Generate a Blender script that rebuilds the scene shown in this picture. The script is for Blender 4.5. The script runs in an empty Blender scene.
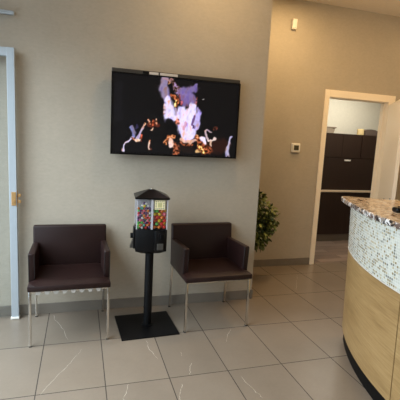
import bpy, bmesh, math, random
from mathutils import Vector, Matrix

scene = bpy.context.scene
COL = scene.collection
R = math.radians

# ------------------------------------------------------------------ camera
cd = bpy.data.cameras.new('camera')
cd.sensor_width = 36.0
cd.lens = 36.0 * 394.54 / 400.0
cd.clip_start = 0.02
cam = bpy.data.objects.new('camera', cd)
COL.objects.link(cam)
rx, ux, fx = (0.95674, -0.28646, 0.05094), (-0.00607, 0.15538, 0.98784), (0.29089, 0.94541, -0.14692)
cam.matrix_world = Matrix(((rx[0], ux[0], -fx[0], 0.0),
                           (rx[1], ux[1], -fx[1], 0.0),
                           (rx[2], ux[2], -fx[2], 1.55),
                           (0, 0, 0, 1)))
scene.camera = cam

# ------------------------------------------------------------------ world, view
world = bpy.data.worlds.new('world')
scene.world = world
world.use_nodes = True
wb = world.node_tree.nodes['Background']
wb.inputs['Color'].default_value = (0.72, 0.86, 1.0, 1)
wb.inputs['Strength'].default_value = 1.9

scene.view_settings.view_transform = 'Standard'
scene.view_settings.look = 'None'
scene.view_settings.gamma = 1.0
scene.view_settings.use_curve_mapping = False
scene.view_settings.exposure = 0.0

# ------------------------------------------------------------------ large lights
def area_light(name, loc, rot, sx, sy, power, color, spread=180):
    l = bpy.data.lights.new(name, 'AREA')
    l.shape = 'RECTANGLE'
    l.size, l.size_y = sx, sy
    l.energy = power
    l.color = color
    l.spread = R(spread)
    o = bpy.data.objects.new(name, l)
    o.location = loc
    o.rotation_euler = rot
    COL.objects.link(o)
    return o

# daylight pouring through the glazed shop front on the left
area_light('daylight_left', (-1.62, 1.85, 1.75), (0, R(-39), 0), 2.2, 2.7, 106, (0.77, 0.905, 1.0), 124)

def downlight_lamp(name, loc, power, color, size=0.18, spread=180):
    l = bpy.data.lights.new(name, 'AREA')
    l.shape = 'DISK'
    l.size = size
    l.energy = power
    l.color = color
    l.spread = R(spread)
    o = bpy.data.objects.new(name, l)
    o.location = loc
    COL.objects.link(o)
    return o

WARM = (1.0, 0.68, 0.33)
DOWNLIGHTS = [((1.1, 2.85, 3.245), 12), ((2.25, 3.75, 3.245), 19), ((4.6, 3.7, 3.245), 7)]
for p, e in DOWNLIGHTS:
    downlight_lamp('warm_downlight_lamp', (p[0], p[1], p[2] - 0.012), e, WARM)
pl_ = bpy.data.lights.new('added_ceiling_fill', 'POINT')  # unseen hanging lamp, added to brighten the ceiling
pl_.energy, pl_.color, pl_.shadow_soft_size = 34, WARM, 0.08
FILL_POS = (3.55, 2.7, 2.72)
po_ = bpy.data.objects.new('added_ceiling_fill', pl_)
po_.location = FILL_POS
COL.objects.link(po_)
area_light('office_panel_lamp', (4.1, 5.15, 2.66), (0, 0, 0), 0.9, 0.5, 21, (1.0, 0.93, 0.80))

# ================================================================== helpers
def finish(o, parent=None):
    COL.objects.link(o)
    if parent is not None:
        o.parent = parent
    return o

def obj(name, bm, mat, parent=None, smooth=False, loc=None):
    me = bpy.data.meshes.new(name)
    bmesh.ops.recalc_face_normals(bm, faces=bm.faces[:])
    bm.to_mesh(me)
    bm.free()
    mats = mat if isinstance(mat, (list, tuple)) else [mat]
    for m in mats:
        me.materials.append(m)
    if smooth:
        for p in me.polygons:
            p.use_smooth = True
        if hasattr(me, 'set_sharp_from_angle'):
            me.set_sharp_from_angle(angle=R(38))
    o = bpy.data.objects.new(name, me)
    if loc is not None:
        o.location = loc
    return finish(o, parent)

def tag(o, label, cat, group=None):
    o['label'] = label
    o['category'] = cat
    if group:
        o['group'] = group
    return o

def thing(name, label, cat, loc=(0, 0, 0), rz=0.0, group=None):
    o = bpy.data.objects.new(name, None)
    o.empty_display_size = 0.1
    o.location = loc
    o.rotation_euler = (0, 0, rz)
    COL.objects.link(o)
    return tag(o, label, cat, group)

def struct(o):
    o['kind'] = 'structure'
    return o

def box(bm, x0, x1, y0, y1, z0, z1, mi=0, bevel=0.0, seg=2):
    vs = [bm.verts.new((x, y, z)) for z in (z0, z1) for y in (y0, y1) for x in (x0, x1)]
    fs = [(0, 2, 3, 1), (4, 5, 7, 6), (0, 1, 5, 4), (2, 6, 7, 3), (0, 4, 6, 2), (1, 3, 7, 5)]
    faces = [bm.faces.new([vs[i] for i in f]) for f in fs]
    for f in faces:
        f.material_index = mi
    if bevel > 0:
        es = list({e for f in faces for e in f.edges})
        r = bmesh.ops.bevel(bm, geom=es, offset=bevel, segments=seg, affect='EDGES', profile=0.5)
        for f in r['faces']:
            f.material_index = mi
    return vs

def bx(x0, x1, y0, y1, z0, z1, bevel=0.0, seg=2):
    bm = bmesh.new()
    box(bm, x0, x1, y0, y1, z0, z1, 0, bevel, seg)
    return bm

def hexa(bm, pts, bevel=0.0, seg=2):
    """eight points, bottom four (ccw) then top four (ccw)"""
    vs = [bm.verts.new(p) for p in pts]
    fs = [(3, 2, 1, 0), (4, 5, 6, 7), (0, 1, 5, 4), (1, 2, 6, 5), (2, 3, 7, 6), (3, 0, 4, 7)]
    faces = [bm.faces.new([vs[i] for i in f]) for f in fs]
    if bevel > 0:
        es = list({e for f in faces for e in f.edges})
        bmesh.ops.bevel(bm, geom=es, offset=bevel, segments=seg, affect='EDGES', profile=0.5)
    return vs

def lathe(bm, prof, cx=0, cy=0, n=24, cap=True):
    rings = []
    for r, z in prof:
        rings.append([bm.verts.new((cx + r * math.cos(2 * math.pi * k / n), cy + r * math.sin(2 * math.pi * k / n), z)) for k in range(n)])
    for a, b in zip(rings, rings[1:]):
        for k in range(n):
            bm.faces.new((a[k], a[(k + 1) % n], b[(k + 1) % n], b[k]))
    if cap:
        bm.faces.new(list(reversed(rings[0])))
        bm.faces.new(rings[-1])

def rod(bm, a, b, r, n=12, r2=None):
    a, b = Vector(a), Vector(b)
    d = (b - a).normalized()
    u = d.orthogonal().normalized()
    w = d.cross(u)
    r2 = r if r2 is None else r2
    ra = [bm.verts.new(a + r * (u * math.cos(2 * math.pi * k / n) + w * math.sin(2 * math.pi * k / n))) for k in range(n)]
    rb = [bm.verts.new(b + r2 * (u * math.cos(2 * math.pi * k / n) + w * math.sin(2 * math.pi * k / n))) for k in range(n)]
    for k in range(n):
        bm.faces.new((ra[k], ra[(k + 1) % n], rb[(k + 1) % n], rb[k]))
    bm.faces.new(list(reversed(ra)))
    bm.faces.new(rb)

# ================================================================== materials
def lin(r, g, b):
    f = lambda c: (c / 255 / 12.92) if c / 255 <= 0.04045 else ((c / 255 + 0.055) / 1.055) ** 2.4
    return (f(r), f(g), f(b), 1.0)

class NT:
    def __init__(self, name):
        self.m = bpy.data.materials.new(name)
        self.m.use_nodes = True
        self.t = self.m.node_tree
        self.b = self.t.nodes['Principled BSDF']
        self.out = self.t.nodes['Material Output']
    def n(self, typ, **kw):
        o = self.t.nodes.new(typ)
        for k, v in kw.items():
            setattr(o, k, v)
        return o
    def l(self, a, b):
        self.t.links.new(a, b)
    def math(self, op, a, b=None, c=None):
        o = self.n('ShaderNodeMath', operation=op)
        for i, v in enumerate((a, b, c)):
            if v is None:
                continue
            if isinstance(v, (int, float)):
                o.inputs[i].default_value = v
            else:
                self.l(v, o.inputs[i])
        return o.outputs[0]
    def mix(self, fac, a, b):
        o = self.n('ShaderNodeMix', data_type='RGBA')
        for s, v in ((o.inputs[0], fac), (o.inputs[6], a), (o.inputs[7], b)):
            if isinstance(v, (int, float)):
                s.default_value = v
            elif isinstance(v, tuple):
                s.default_value = v
            else:
                self.l(v, s)
        return o.outputs[2]
    def coord(self, which='Object'):
        return self.n('ShaderNodeTexCoord').outputs[which]
    def noise(self, vec, scale, detail=3, rough=0.5, dim='3D'):
        o = self.n('ShaderNodeTexNoise', noise_dimensions=dim)
        o.inputs['Scale'].default_value = scale
        o.inputs['Detail'].default_value = detail
        o.inputs['Roughness'].default_value = rough
        if vec is not None:
            self.l(vec, o.inputs['Vector'])
        return o
    def mapping(self, vec, scale=(1, 1, 1), rot=(0, 0, 0)):
        o = self.n('ShaderNodeMapping')
        o.inputs['Scale'].default_value = scale
        o.inputs['Rotation'].default_value = rot
        self.l(vec, o.inputs['Vector'])
        return o.outputs[0]
    def ramp(self, fac, stops):
        o = self.n('ShaderNodeValToRGB')
        e = o.color_ramp.elements
        while len(e) > 1:
            e.remove(e[-1])
        e[0].position, e[0].color = stops[0]
        for p, c in stops[1:]:
            x = e.new(p)
            x.color = c
        self.l(fac, o.inputs[0])
        return o.outputs[0]
    def bump(self, h, strength=0.2, dist=0.01):
        o = self.n('ShaderNodeBump')
        o.inputs['Strength'].default_value = strength
        o.inputs['Distance'].default_value = dist
        self.l(h, o.inputs['Height'])
        self.l(o.outputs[0], self.b.inputs['Normal'])
    def base(self, c):
        if isinstance(c, tuple):
            self.b.inputs['Base Color'].default_value = c
        else:
            self.l(c, self.b.inputs['Base Color'])
    def set(self, **kw):
        for k, v in kw.items():
            self.b.inputs[k.replace('_', ' ')].default_value = v
        return self.m

def plain(name, c, rough=0.5, metal=0.0, var=0.06, scale=30, bump=0.0, bscale=200, **kw):
    t = NT(name)
    co = t.coord()
    nz = t.noise(co, scale)
    dark = tuple(x * (1 - var) for x in c[:3]) + (1,)
    lite = tuple(min(1, x * (1 + var)) for x in c[:3]) + (1,)
    t.base(t.mix(nz.outputs[0], dark, lite))
    if bump:
        t.bump(t.noise(co, bscale).outputs[0], bump, 0.002)
    t.set(Roughness=rough, Metallic=metal, **kw)
    return t.m

def make_wall(name, c):
    t = NT(name)
    co = t.coord()
    fine = t.noise(t.mapping(co, (1, 1, 2.2)), 70, 4, 0.6)
    broad = t.noise(co, 5, 4, 0.6)
    mid = t.noise(t.mapping(co, (1, 1, 2.0)), 28, 4, 0.65)
    f = t.math('ADD', t.math('MULTIPLY', mid.outputs[0], 0.6), t.math('MULTIPLY', broad.outputs[0], 0.4))
    t.base(t.mix(f, tuple(x * 0.80 for x in c[:3]) + (1,), tuple(x * 1.18 for x in c[:3]) + (1,)))
    t.bump(fine.outputs[0], 0.35, 0.003)
    t.set(Roughness=0.62)
    return t.m

M_WALL = make_wall('textured_wallpaper', lin(180, 169, 152))
M_CEIL = plain('ceiling_paint', lin(240, 228, 210), 0.9)
M_OFFWALL = plain('office_paint', lin(232, 229, 214), 0.8)
M_BASEB = plain('grey_tile_baseboard', lin(122, 114, 104), 0.45, var=0.10, scale=14)
M_TRIM = plain('cream_trim_paint', lin(250, 236, 214), 0.42, var=0.02)
M_ALU = plain('pale_aluminium', lin(176, 184, 190), 0.45, metal=0.25, var=0.04)
M_CHROME = plain('chrome', lin(214, 212, 208), 0.16, metal=1.0, var=0.02)
M_STEEL = plain('brushed_steel', lin(170, 170, 168), 0.3, metal=0.9)
M_BRASS = plain('brass', lin(200, 158, 104), 0.35, metal=0.6)
M_BLACK = plain('black_powder_coat', lin(6, 6, 8), 0.5, Specular_IOR_Level=0.22, bump=0.08)
M_BLACKG = plain('black_gloss_plastic', lin(9, 8, 9), 0.3, Specular_IOR_Level=0.25)
M_DGREY = plain('dark_grey_plastic', lin(64, 60, 55), 0.35)
M_WHITE = plain('white_plastic', lin(236, 232, 222), 0.4)
M_CREAM = plain('cream_paper', lin(228, 205, 150), 0.8)
M_GREYF = plain('grey_fabric', lin(96, 82, 74), 0.9, bump=0.3)
M_PALE = plain('pale_surface', lin(205, 198, 190), 0.5)
M_TOE = plain('black_toe_kick', lin(6, 6, 6), 0.55, Specular_IOR_Level=0.2)
M_RUBBER = plain('rubber', lin(28, 27, 26), 0.7)
M_POT = plain('brown_ceramic', lin(80, 58, 44), 0.4)
M_SOIL = plain('soil', lin(48, 36, 28), 0.95, var=0.3)
M_BARK = plain('bark', lin(96, 78, 58), 0.85, var=0.2)
M_ALMOND = plain('worktop_edge', lin(244, 220, 190), 0.5)
M_SCALLOP = plain('pale_scallop', lin(190, 184, 178), 0.8)

def make_leather(name, c, rough=0.36):
    t = NT(name)
    co = t.coord()
    v = t.n('ShaderNodeTexVoronoi')
    v.inputs['Scale'].default_value = 260
    t.l(co, v.inputs['Vector'])
    nz = t.noise(co, 9, 4)
    t.base(t.mix(nz.outputs[0], tuple(x * 0.8 for x in c[:3]) + (1,), tuple(x * 1.25 for x in c[:3]) + (1,)))
    h = t.math('ADD', t.math('MULTIPLY', v.outputs['Distance'], 0.3), t.noise(co, 14, 3).outputs[0])
    t.bump(h, 0.16, 0.006)
    t.set(Roughness=rough, Specular_IOR_Level=0.3)
    return t.m
M_LEATHER = make_leather('espresso_leather', lin(35, 19, 17), 0.42)
M_SEAM = plain('dark_thread', lin(26, 20, 19), 0.7)

def make_espresso_wood(name):
    t = NT(name)
    co = t.coord()
    nz = t.noise(t.mapping(co, (22, 22, 1.2)), 3, 4)
    t.base(t.mix(nz.outputs[0], lin(38, 25, 20), lin(56, 38, 30)))
    t.set(Roughness=0.42)
    return t.m
M_ESP = make_espresso_wood('espresso_laminate')

# floor tiles: grid fitted from the photograph
TX, TY, TA, TB = -0.2498, 2.3305, 0.4103, 0.5947
def make_floor():
    t = NT('stone_floor_tile')
    co = t.coord()
    s = t.n('ShaderNodeSeparateXYZ')
    t.l(co, s.inputs[0])
    u = t.math('DIVIDE', t.math('SUBTRACT', s.outputs[0], TX), TA)
    v = t.math('DIVIDE', t.math('SUBTRACT', s.outputs[1], TY), TB)
    def edge(w, size):
        f = t.math('FRACT', w)
        d = t.math('MINIMUM', f, t.math('SUBTRACT', 1.0, f))
        return t.math('MULTIPLY', d, size)
    d = t.math('MINIMUM', edge(u, TA), edge(v, TB))
    grout = t.math('LESS_THAN', d, 0.0031)
    ids = t.n('ShaderNodeCombineXYZ')
    t.l(t.math('FLOOR', u), ids.inputs[0])
    t.l(t.math('FLOOR', v), ids.inputs[1])
    wn = t.n('ShaderNodeTexWhiteNoise', noise_dimensions='2D')
    t.l(ids.outputs[0], wn.inputs['Vector'])
    off = t.n('ShaderNodeVectorMath', operation='MULTIPLY_ADD')
    t.l(wn.outputs['Color'], off.inputs[0])
    off.inputs[1].default_value = (9, 9, 9)
    t.l(co, off.inputs[2])
    cl = t.noise(off.outputs[0], 3.2, 5, 0.6)
    fine = t.noise(off.outputs[0], 60, 3, 0.6)
    f = t.math('ADD', t.math('MULTIPLY', cl.outputs[0], 0.7), t.math('MULTIPLY', fine.outputs[0], 0.3))
    c = t.mix(f, lin(113, 101, 88), lin(139, 126, 112))
    tone = t.mix(wn.outputs['Value'], (0.94, 0.94, 0.94, 1), (1.04, 1.03, 1.02, 1))
    mul = t.n('ShaderNodeMix', data_type='RGBA', blend_type='MULTIPLY')
    mul.inputs[0].default_value = 1.0
    t.l(c, mul.inputs[6]); t.l(tone, mul.inputs[7])
    t.base(t.mix(grout, mul.outputs[2], lin(58, 51, 45)))
    t.l(t.math('ADD', 0.30, t.math('MULTIPLY', grout, 0.5)), t.b.inputs['Roughness'])
    t.bump(t.math('SUBTRACT', 1.0, grout), 0.25, 0.002)
    return t.m
M_FLOOR = make_floor()
M_VEIN = plain('pale_stone_vein', lin(196, 186, 172), 0.3)

def make_vinyl():
    t = NT('brown_plank_floor')
    co = t.coord()
    br = t.n('ShaderNodeTexBrick')
    t.l(t.mapping(co, (1, 1, 1)), br.inputs['Vector'])
    br.inputs['Scale'].default_value = 1.0
    br.inputs['Brick Width'].default_value = 0.9
    br.inputs['Row Height'].default_value = 0.15
    br.inputs['Mortar Size'].default_value = 0.003
    br.inputs['Color1'].default_value = lin(152, 132, 118)
    br.inputs['Color2'].default_value = lin(116, 98, 88)
    br.inputs['Mortar'].default_value = lin(52, 44, 40)
    nz = t.noise(t.mapping(co, (2, 22, 1)), 4, 4)
    mul = t.n('ShaderNodeMix', data_type='RGBA', blend_type='MULTIPLY')
    mul.inputs[0].default_value = 1.0
    t.l(br.outputs['Color'], mul.inputs[6])
    t.l(t.mix(nz.outputs[0], (0.7, 0.7, 0.7, 1), (1.2, 1.2, 1.2, 1)), mul.inputs[7])
    t.base(mul.outputs[2])
    t.set(Roughness=0.45)
    return t.m
M_VINYL = make_vinyl()

def make_oak():
    t = NT('light_oak_veneer')
    co = t.coord('UV')
    nz = t.noise(t.mapping(co, (3.2, 60, 1), (0, 0, R(-6))), 1.6, 5, 0.6)
    br = t.noise(t.mapping(co, (1.0, 5, 1), (0, 0, R(-6))), 2.0, 3)
    f = t.math('ADD', t.math('MULTIPLY', nz.outputs[0], 0.6), t.math('MULTIPLY', br.outputs[0], 0.4))
    t.base(t.ramp(f, [(0.30, lin(132, 101, 62)), (0.5, lin(160, 127, 82)), (0.72, lin(180, 148, 102))]))
    t.set(Roughness=0.38)
    return t.m
M_OAK = make_oak()

def make_mosaic():
    t = NT('glass_mosaic')
    uv = t.coord('UV')
    s = t.n('ShaderNodeSeparateXYZ')
    t.l(uv, s.inputs[0])
    size = 0.0170
    v = t.math('DIVIDE', s.outputs[1], size)
    row = t.math('FLOOR', v)
    u = t.math('DIVIDE', s.outputs[0], size * 1.15)
    def edge(w):
        f = t.math('FRACT', w)
        return t.math('MINIMUM', f, t.math('SUBTRACT', 1.0, f))
    grout = t.math('LESS_THAN', t.math('MINIMUM', edge(u), edge(v)), 0.10)
    ids = t.n('ShaderNodeCombineXYZ')
    t.l(t.math('FLOOR', u), ids.inputs[0])
    t.l(row, ids.inputs[1])
    wn = t.n('ShaderNodeTexWhiteNoise', noise_dimensions='2D')
    t.l(ids.outputs[0], wn.inputs['Vector'])
    c = t.ramp(wn.outputs['Value'], [(0.0, lin(198, 196, 184)), (0.26, lin(208, 205, 191)), (0.44, lin(180, 178, 164)),
                                     (0.56, lin(186, 172, 142)), (0.70, lin(152, 136, 104)), (0.86, lin(132, 130, 120)), (0.96, lin(204, 202, 194))])
    t.t.nodes[-1]
    for n in t.t.nodes:
        if n.type == 'VALTORGB':
            n.color_ramp.interpolation = 'CONSTANT'
    t.base(t.mix(grout, c, lin(206, 204, 194)))
    t.l(t.math('ADD', 0.15, t.math('MULTIPLY', grout, 0.6)), t.b.inputs['Roughness'])
    t.bump(t.math('SUBTRACT', 1.0, grout), 0.3, 0.001)
    return t.m
M_MOSAIC = make_mosaic()

def make_granite():
    t = NT('speckled_granite')
    co = t.coord()
    a = t.noise(co, 26, 6, 0.72)
    b = t.n('ShaderNodeTexVoronoi')
    b.inputs['Scale'].default_value = 42
    w = t.noise(co, 20, 3)
    t.l(t.mix(0.12, co, w.outputs['Color']), b.inputs['Vector'])
    c = t.ramp(a.outputs[0], [(0.32, lin(40, 30, 28)), (0.39, lin(112, 78, 60)), (0.46, lin(204, 172, 136)),
                              (0.56, lin(234, 212, 182)), (0.66, lin(228, 224, 220)), (0.8, lin(160, 150, 146))])
    spk = t.math('LESS_THAN', t.noise(co, 48, 3, 0.6).outputs[0], 0.40)
    t.base(t.mix(spk, c, lin(46, 36, 36)))
    t.set(Roughness=0.14)
    return t.m
M_GRANITE = make_granite()
def make_granite_edge():
    t = NT('rough_cut_granite_edge')
    co = t.coord()
    v = t.n('ShaderNodeTexVoronoi')
    v.inputs['Scale'].default_value = 48
    t.l(t.mix(0.06, co, t.noise(co, 30, 3).outputs['Color']), v.inputs['Vector'])
    s = t.n('ShaderNodeSeparateColor')
    t.l(v.outputs['Color'], s.inputs[0])
    c = t.ramp(s.outputs[0], [(0.0, lin(44, 36, 36)), (0.24, lin(112, 90, 80)), (0.40, lin(196, 168, 142)), (0.58, lin(236, 230, 226)), (0.85, lin(150, 138, 128))])
    t.t.nodes[-1]
    for n in t.t.nodes:
        if n.type == 'VALTORGB':
            n.color_ramp.interpolation = 'CONSTANT'
    t.base(c)
    t.bump(v.outputs['Distance'], 0.6, 0.01)
    t.set(Roughness=0.35)
    return t.m
M_GRANEDGE = make_granite_edge()

def make_thin_clear(name, tint, gloss=0.12, alpha_rough=0.03):
    t = NT(name)
    t.t.nodes.remove(t.b)
    tr = t.n('ShaderNodeBsdfTransparent')
    tr.inputs['Color'].default_value = tint
    gl = t.n('ShaderNodeBsdfGlossy')
    gl.inputs['Roughness'].default_value = alpha_rough
    fr = t.n('ShaderNodeLayerWeight')
    fr.inputs['Blend'].default_value = 0.35
    f = t.math('MULTIPLY', t.math('ADD', t.math('MULTIPLY', fr.outputs['Fresnel'], 0.6), 0.04), gloss * 8)
    mx = t.n('ShaderNodeMixShader')
    t.l(f, mx.inputs[0]); t.l(tr.outputs[0], mx.inputs[1]); t.l(gl.outputs[0], mx.inputs[2])
    t.l(mx.outputs[0], t.out.inputs['Surface'])
    return t.m
M_GLASS = make_thin_clear('window_glass', (0.97, 0.985, 0.99, 1), 0.04)
M_CLEAR = make_thin_clear('clear_plastic', (0.95, 0.95, 0.95, 1), 0.10)

def make_milky():
    t = NT('milky_divider')
    t.base(lin(205, 202, 208))
    t.set(Roughness=0.25, Alpha=0.75)
    return t.m
M_MILKY = make_milky()

def make_screen():
    t = NT('fire_video_screen')
    at = t.n('ShaderNodeAttribute', attribute_name='picture')
    t.base((0.008, 0.008, 0.009, 1))
    t.l(at.outputs['Color'], t.b.inputs['Emission Color'])
    t.set(Emission_Strength=1.25, Roughness=0.12, Specular_IOR_Level=0.18)
    return t.m
M_SCREEN = make_screen()

def make_leaf():
    t = NT('ficus_leaf')
    at = t.n('ShaderNodeAttribute', attribute_name='tone')
    c = t.mix(at.outputs['Fac'], lin(54, 72, 36), lin(150, 158, 84))
    t.base(c)
    t.set(Roughness=0.4)
    return t.m
M_LEAF = make_leaf()

def emit(name, c, s):
    t = NT(name)
    t.base((0.8, 0.8, 0.8, 1))
    t.b.inputs['Emission Color'].default_value = c
    t.set(Emission_Strength=s)
    return t.m
M_LAMP = emit('lamp_lens', (1.0, 0.8, 0.55, 1), 6)
M_LAMPC = emit('office_lamp_lens', (1.0, 0.95, 0.85, 1), 3)

# ================================================================== room shell
WA = 3.49      # face of the wall carrying the television
WB = 4.44      # face of the recessed wall with the doorway
CEIL = 3.265
XL, XR, YF = -1.50, 6.2, -1.6
DX0, DX1, DZ = 2.996, 3.905, 2.187

# floor with its pale veins in the same mesh
bm = bmesh.new()
box(bm, XL - 0.1, XR + 0.1, YF - 0.1, WB + 0.03, -0.1, 0.0, 0)
VEINS = [
    [(-0.206, 3.437), (-0.196, 3.337), (-0.117, 3.141), (-0.081, 2.971)],
    [(0.02, 2.816), (-0.059, 2.645), (-0.13, 2.516), (-0.222, 2.328)],
    [(0.498, 2.856), (0.504, 2.704), (0.539, 2.572)],
    [(0.299, 2.325), (0.268, 2.209), (0.253, 2.174), (0.262, 2.02)],
    [(0.723, 2.63), (0.71, 2.577)], [(0.757, 2.474), (0.735, 2.41), (0.712, 2.336)],
    [(0.636, 2.252), (0.61, 2.19), (0.588, 2.138), (0.585, 2.06)],
    [(1.224, 2.901), (1.148, 2.794), (1.106, 2.704)],
    [(1.04, 2.254), (1.071, 2.082), (1.091, 2.007)],
    [(2.537, 4.067), (2.40, 3.84), (2.262, 3.619)],
    [(0.9, 1.6), (0.98, 1.45), (1.0, 1.2)], [(-0.8, 2.1), (-0.72, 1.9), (-0.75, 1.7)],
]
rnd = random.Random(4)
for L in VEINS:
    pts = []
    for (ax, ay), (cx_, cy_) in zip(L, L[1:]):
        for k in range(5):
            f = k / 5
            pts.append((ax + (cx_ - ax) * f + rnd.uniform(-1, 1) * 0.006, ay + (cy_ - ay) * f))
    pts.append(L[-1])
    prev = None
    for i, (px, py) in enumerate(pts):
        w = 0.0014 * (0.35 + rnd.random()) * (1 if 0 < i < len(pts) - 1 else 0.3)
        a = bm.verts.new((px - w, py, 0.0006)); b = bm.verts.new((px + w, py, 0.0006))
        if prev:
            f = bm.faces.new((prev[0], prev[1], b, a)); f.material_index = 1
        prev = (a, b)
struct(obj('floor', bm, [M_FLOOR, M_VEIN]))

struct(obj('floor_office', bx(2.4, 6.3, WB + 0.03, 6.1, -0.1, 0.0), M_VINYL))
struct(obj('ceiling', bx(XL - 0.1, XR + 0.1, YF - 0.1, WB + 0.0, CEIL, CEIL + 0.1), M_CEIL))
struct(obj('ceiling_office', bx(2.4, 6.3, WB + 0.12, 6.1, 2.7, 2.8), M_CEIL))
struct(obj('wall_back', bx(XL, 1.668, WA, WA + 0.14, 0.0, CEIL), M_WALL))
bm = bmesh.new()
box(bm, -0.3, DX0, WB, WB + 0.12, 0, CEIL)
box(bm, DX1, XR, WB, WB + 0.12, 0, CEIL)
box(bm, DX0, DX1, WB, WB + 0.12, DZ, CEIL)
struct(obj('wall_back_recess', bm, M_WALL))
struct(obj('wall_recess_end', bx(-0.4, -0.3, WA + 0.14, WB + 0.12, 0, CEIL), M_WALL))
struct(obj('wall_right', bx(XR, XR + 0.1, YF, WB + 0.12, 0, CEIL), M_WALL))
struct(obj('wall_office_back', bx(2.4, 6.3, 5.98, 6.08, 0, 2.7), M_OFFWALL))
struct(obj('wall_office_left', bx(2.4, 2.5, WB + 0.12, 5.98, 0, 2.7), M_OFFWALL))
struct(obj('wall_office_right', bx(6.2, 6.3, WB + 0.12, 5.98, 0, 2.7), M_OFFWALL))

# baseboards
struct(obj('baseboard_back', bx(XL, 1.678, WA - 0.011, WA, 0, 0.092, 0.002), M_BASEB))
struct(obj('baseboard_return', bx(1.668, 1.678, WA, WA + 0.14, 0, 0.092), M_BASEB))
bm = bmesh.new()
box(bm, -0.3, 2.929, WB - 0.011, WB, 0, 0.094, 0, 0.002)
box(bm, 4.006, XR, WB - 0.011, WB, 0, 0.094, 0, 0.002)
struct(obj('baseboard_recess', bm, M_BASEB))

# glazed shop front on the left and behind the camera
bm = bmesh.new()
for y in (YF + 0.03, -0.55, 0.5, 1.5, 2.40):
    box(bm, XL - 0.06, XL, y - 0.03, y + 0.03, 0, CEIL)
for z0, z1 in ((0, 0.12), (2.20, 2.26), (2.95, CEIL)):
    box(bm, XL - 0.059, XL - 0.001, YF, 2.40 if z0 == 0 else WA, z0, z1)
struct(obj('wall_left', bm, M_ALU))
struct(obj('wall_front', bx(XL - 0.1, XR, YF - 0.1, YF, 0, CEIL), M_WALL))
bm = bmesh.new()
box(bm, XL - 0.034, XL - 0.028, YF, 2.40, 0.12, 2.95)
box(bm, XL - 0.034, XL - 0.028, 2.40, WA, 2.26, 2.95)
struct(obj('window_1', bm, M_GLASS))

# inner doorway: casing, jamb lining
bm = bmesh.new()
box(bm, DX0 - 0.066, DX0, WB - 0.02, WB, 0, DZ + 0.086, 0, 0.003)
box(bm, DX1, DX1 + 0.100, WB - 0.02, WB, 0, DZ + 0.086, 0, 0.003)
box(bm, DX0, DX1, WB - 0.0199, WB, DZ, DZ + 0.086, 0, 0.003)
box(bm, DX0 - 0.02, DX0 + 0.004, WB - 0.004, WB + 0.125, 0, DZ)
box(bm, DX1 - 0.004, DX1 + 0.02, WB - 0.004, WB + 0.125, 0, DZ)
box(bm, DX0, DX1, WB - 0.004, WB + 0.125, DZ - 0.006, DZ + 0.02)
box(bm, DX1 - 0.016, DX1 - 0.003, WB + 0.05, WB + 0.085, 0, DZ - 0.006)
box(bm, DX0 + 0.003, DX0 + 0.016, WB + 0.05, WB + 0.085, 0, DZ - 0.006)
struct(obj('trim_1', bm, M_TRIM))

# open inner door leaf, hinged on the right jamb
d = bpy.data.objects.new('door_2', None)
d.location = (DX1 - 0.004, WB - 0.024, 0)
d.rotation_euler = (0, 0, R(180 + 58))
COL.objects.link(d)
struct(d)
obj('door_leaf', bx(0.0, 0.88, 0.0, 0.04, 0.01, 2.150, 0.002), M_TRIM, d)
bm = bmesh.new()
for sgn, y in ((-1, 0.0), (1, 0.04)):
    rod(bm, (0.81, y, 0.98), (0.81, y + sgn * 0.05, 0.98), 0.012)
    rod(bm, (0.81, y + sgn * 0.048, 0.98), (0.70, y + sgn * 0.048, 0.98), 0.010)
    rod(bm, (0.81, y, 0.98), (0.81, y + sgn * 0.008, 0.98), 0.028)
obj('door_handle', bm, M_STEEL, d, True)
for z in (0.22, 1.1, 1.95):
    bm = bmesh.new(); rod(bm, (-0.006, -0.004, z - 0.045), (-0.006, -0.004, z + 0.045), 0.008)
    obj('hinge', bm, M_TRIM, d, True)

# open glazed entrance door standing against the back wall
d = bpy.data.objects.new('door_1', None)
d.location = (XL + 0.01, 3.43, 0)
COL.objects.link(d)
struct(d)
DW = 1.006
bm = bmesh.new()
box(bm, DW - 0.056, DW, -0.022, 0.022, 0.006, 2.18, 0, 0.003)
box(bm, 0.0, 0.056, -0.022, 0.022, 0.006, 2.18, 0, 0.003)
box(bm, 0.056, DW - 0.056, -0.021, 0.021, 2.115, 2.178, 0, 0.002)
obj('door_frame', bm, M_ALU, d)
obj('glass_pane', bx(0.05, DW - 0.05, -0.004, 0.004, 0.012, 2.12), M_GLASS, d)
bm = bmesh.new()
box(bm, DW - 0.040, DW - 0.006, -0.026, -0.02, 0.965, 1.075, 0, 0.002)
box(bm, DW - 0.006, DW + 0.004, -0.018, 0.018, 0.955, 1.085, 0, 0.002)
for z in (0.995, 1.045):
    box(bm, DW + 0.003, DW + 0.028, -0.010, 0.010, z - 0.012, z + 0.012, 0, 0.003)
rod(bm, (DW - 0.022, -0.024, 1.0), (DW - 0.022, -0.034, 1.0), 0.008)
lk = obj('door_lock', bm, M_BRASS, d)
bm = bmesh.new()
box(bm, DW - 0.062, DW + 0.004, -0.028, 0.026, 0.002, 0.022, 0, 0.004)
obj('bottom_cap', bm, M_WHITE, d)

# flat metal bar above that door
bm = bmesh.new()
box(bm, XL, -0.486, WA - 0.05, WA - 0.02, 2.425, 2.452, 0, 0.003)
box(bm, -0.52, -0.50, WA - 0.03, WA, 2.43, 2.448)
box(bm, -1.2, -1.18, WA - 0.03, WA, 2.43, 2.448)
struct(obj('trim_2', bm, M_ALU))

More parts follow.
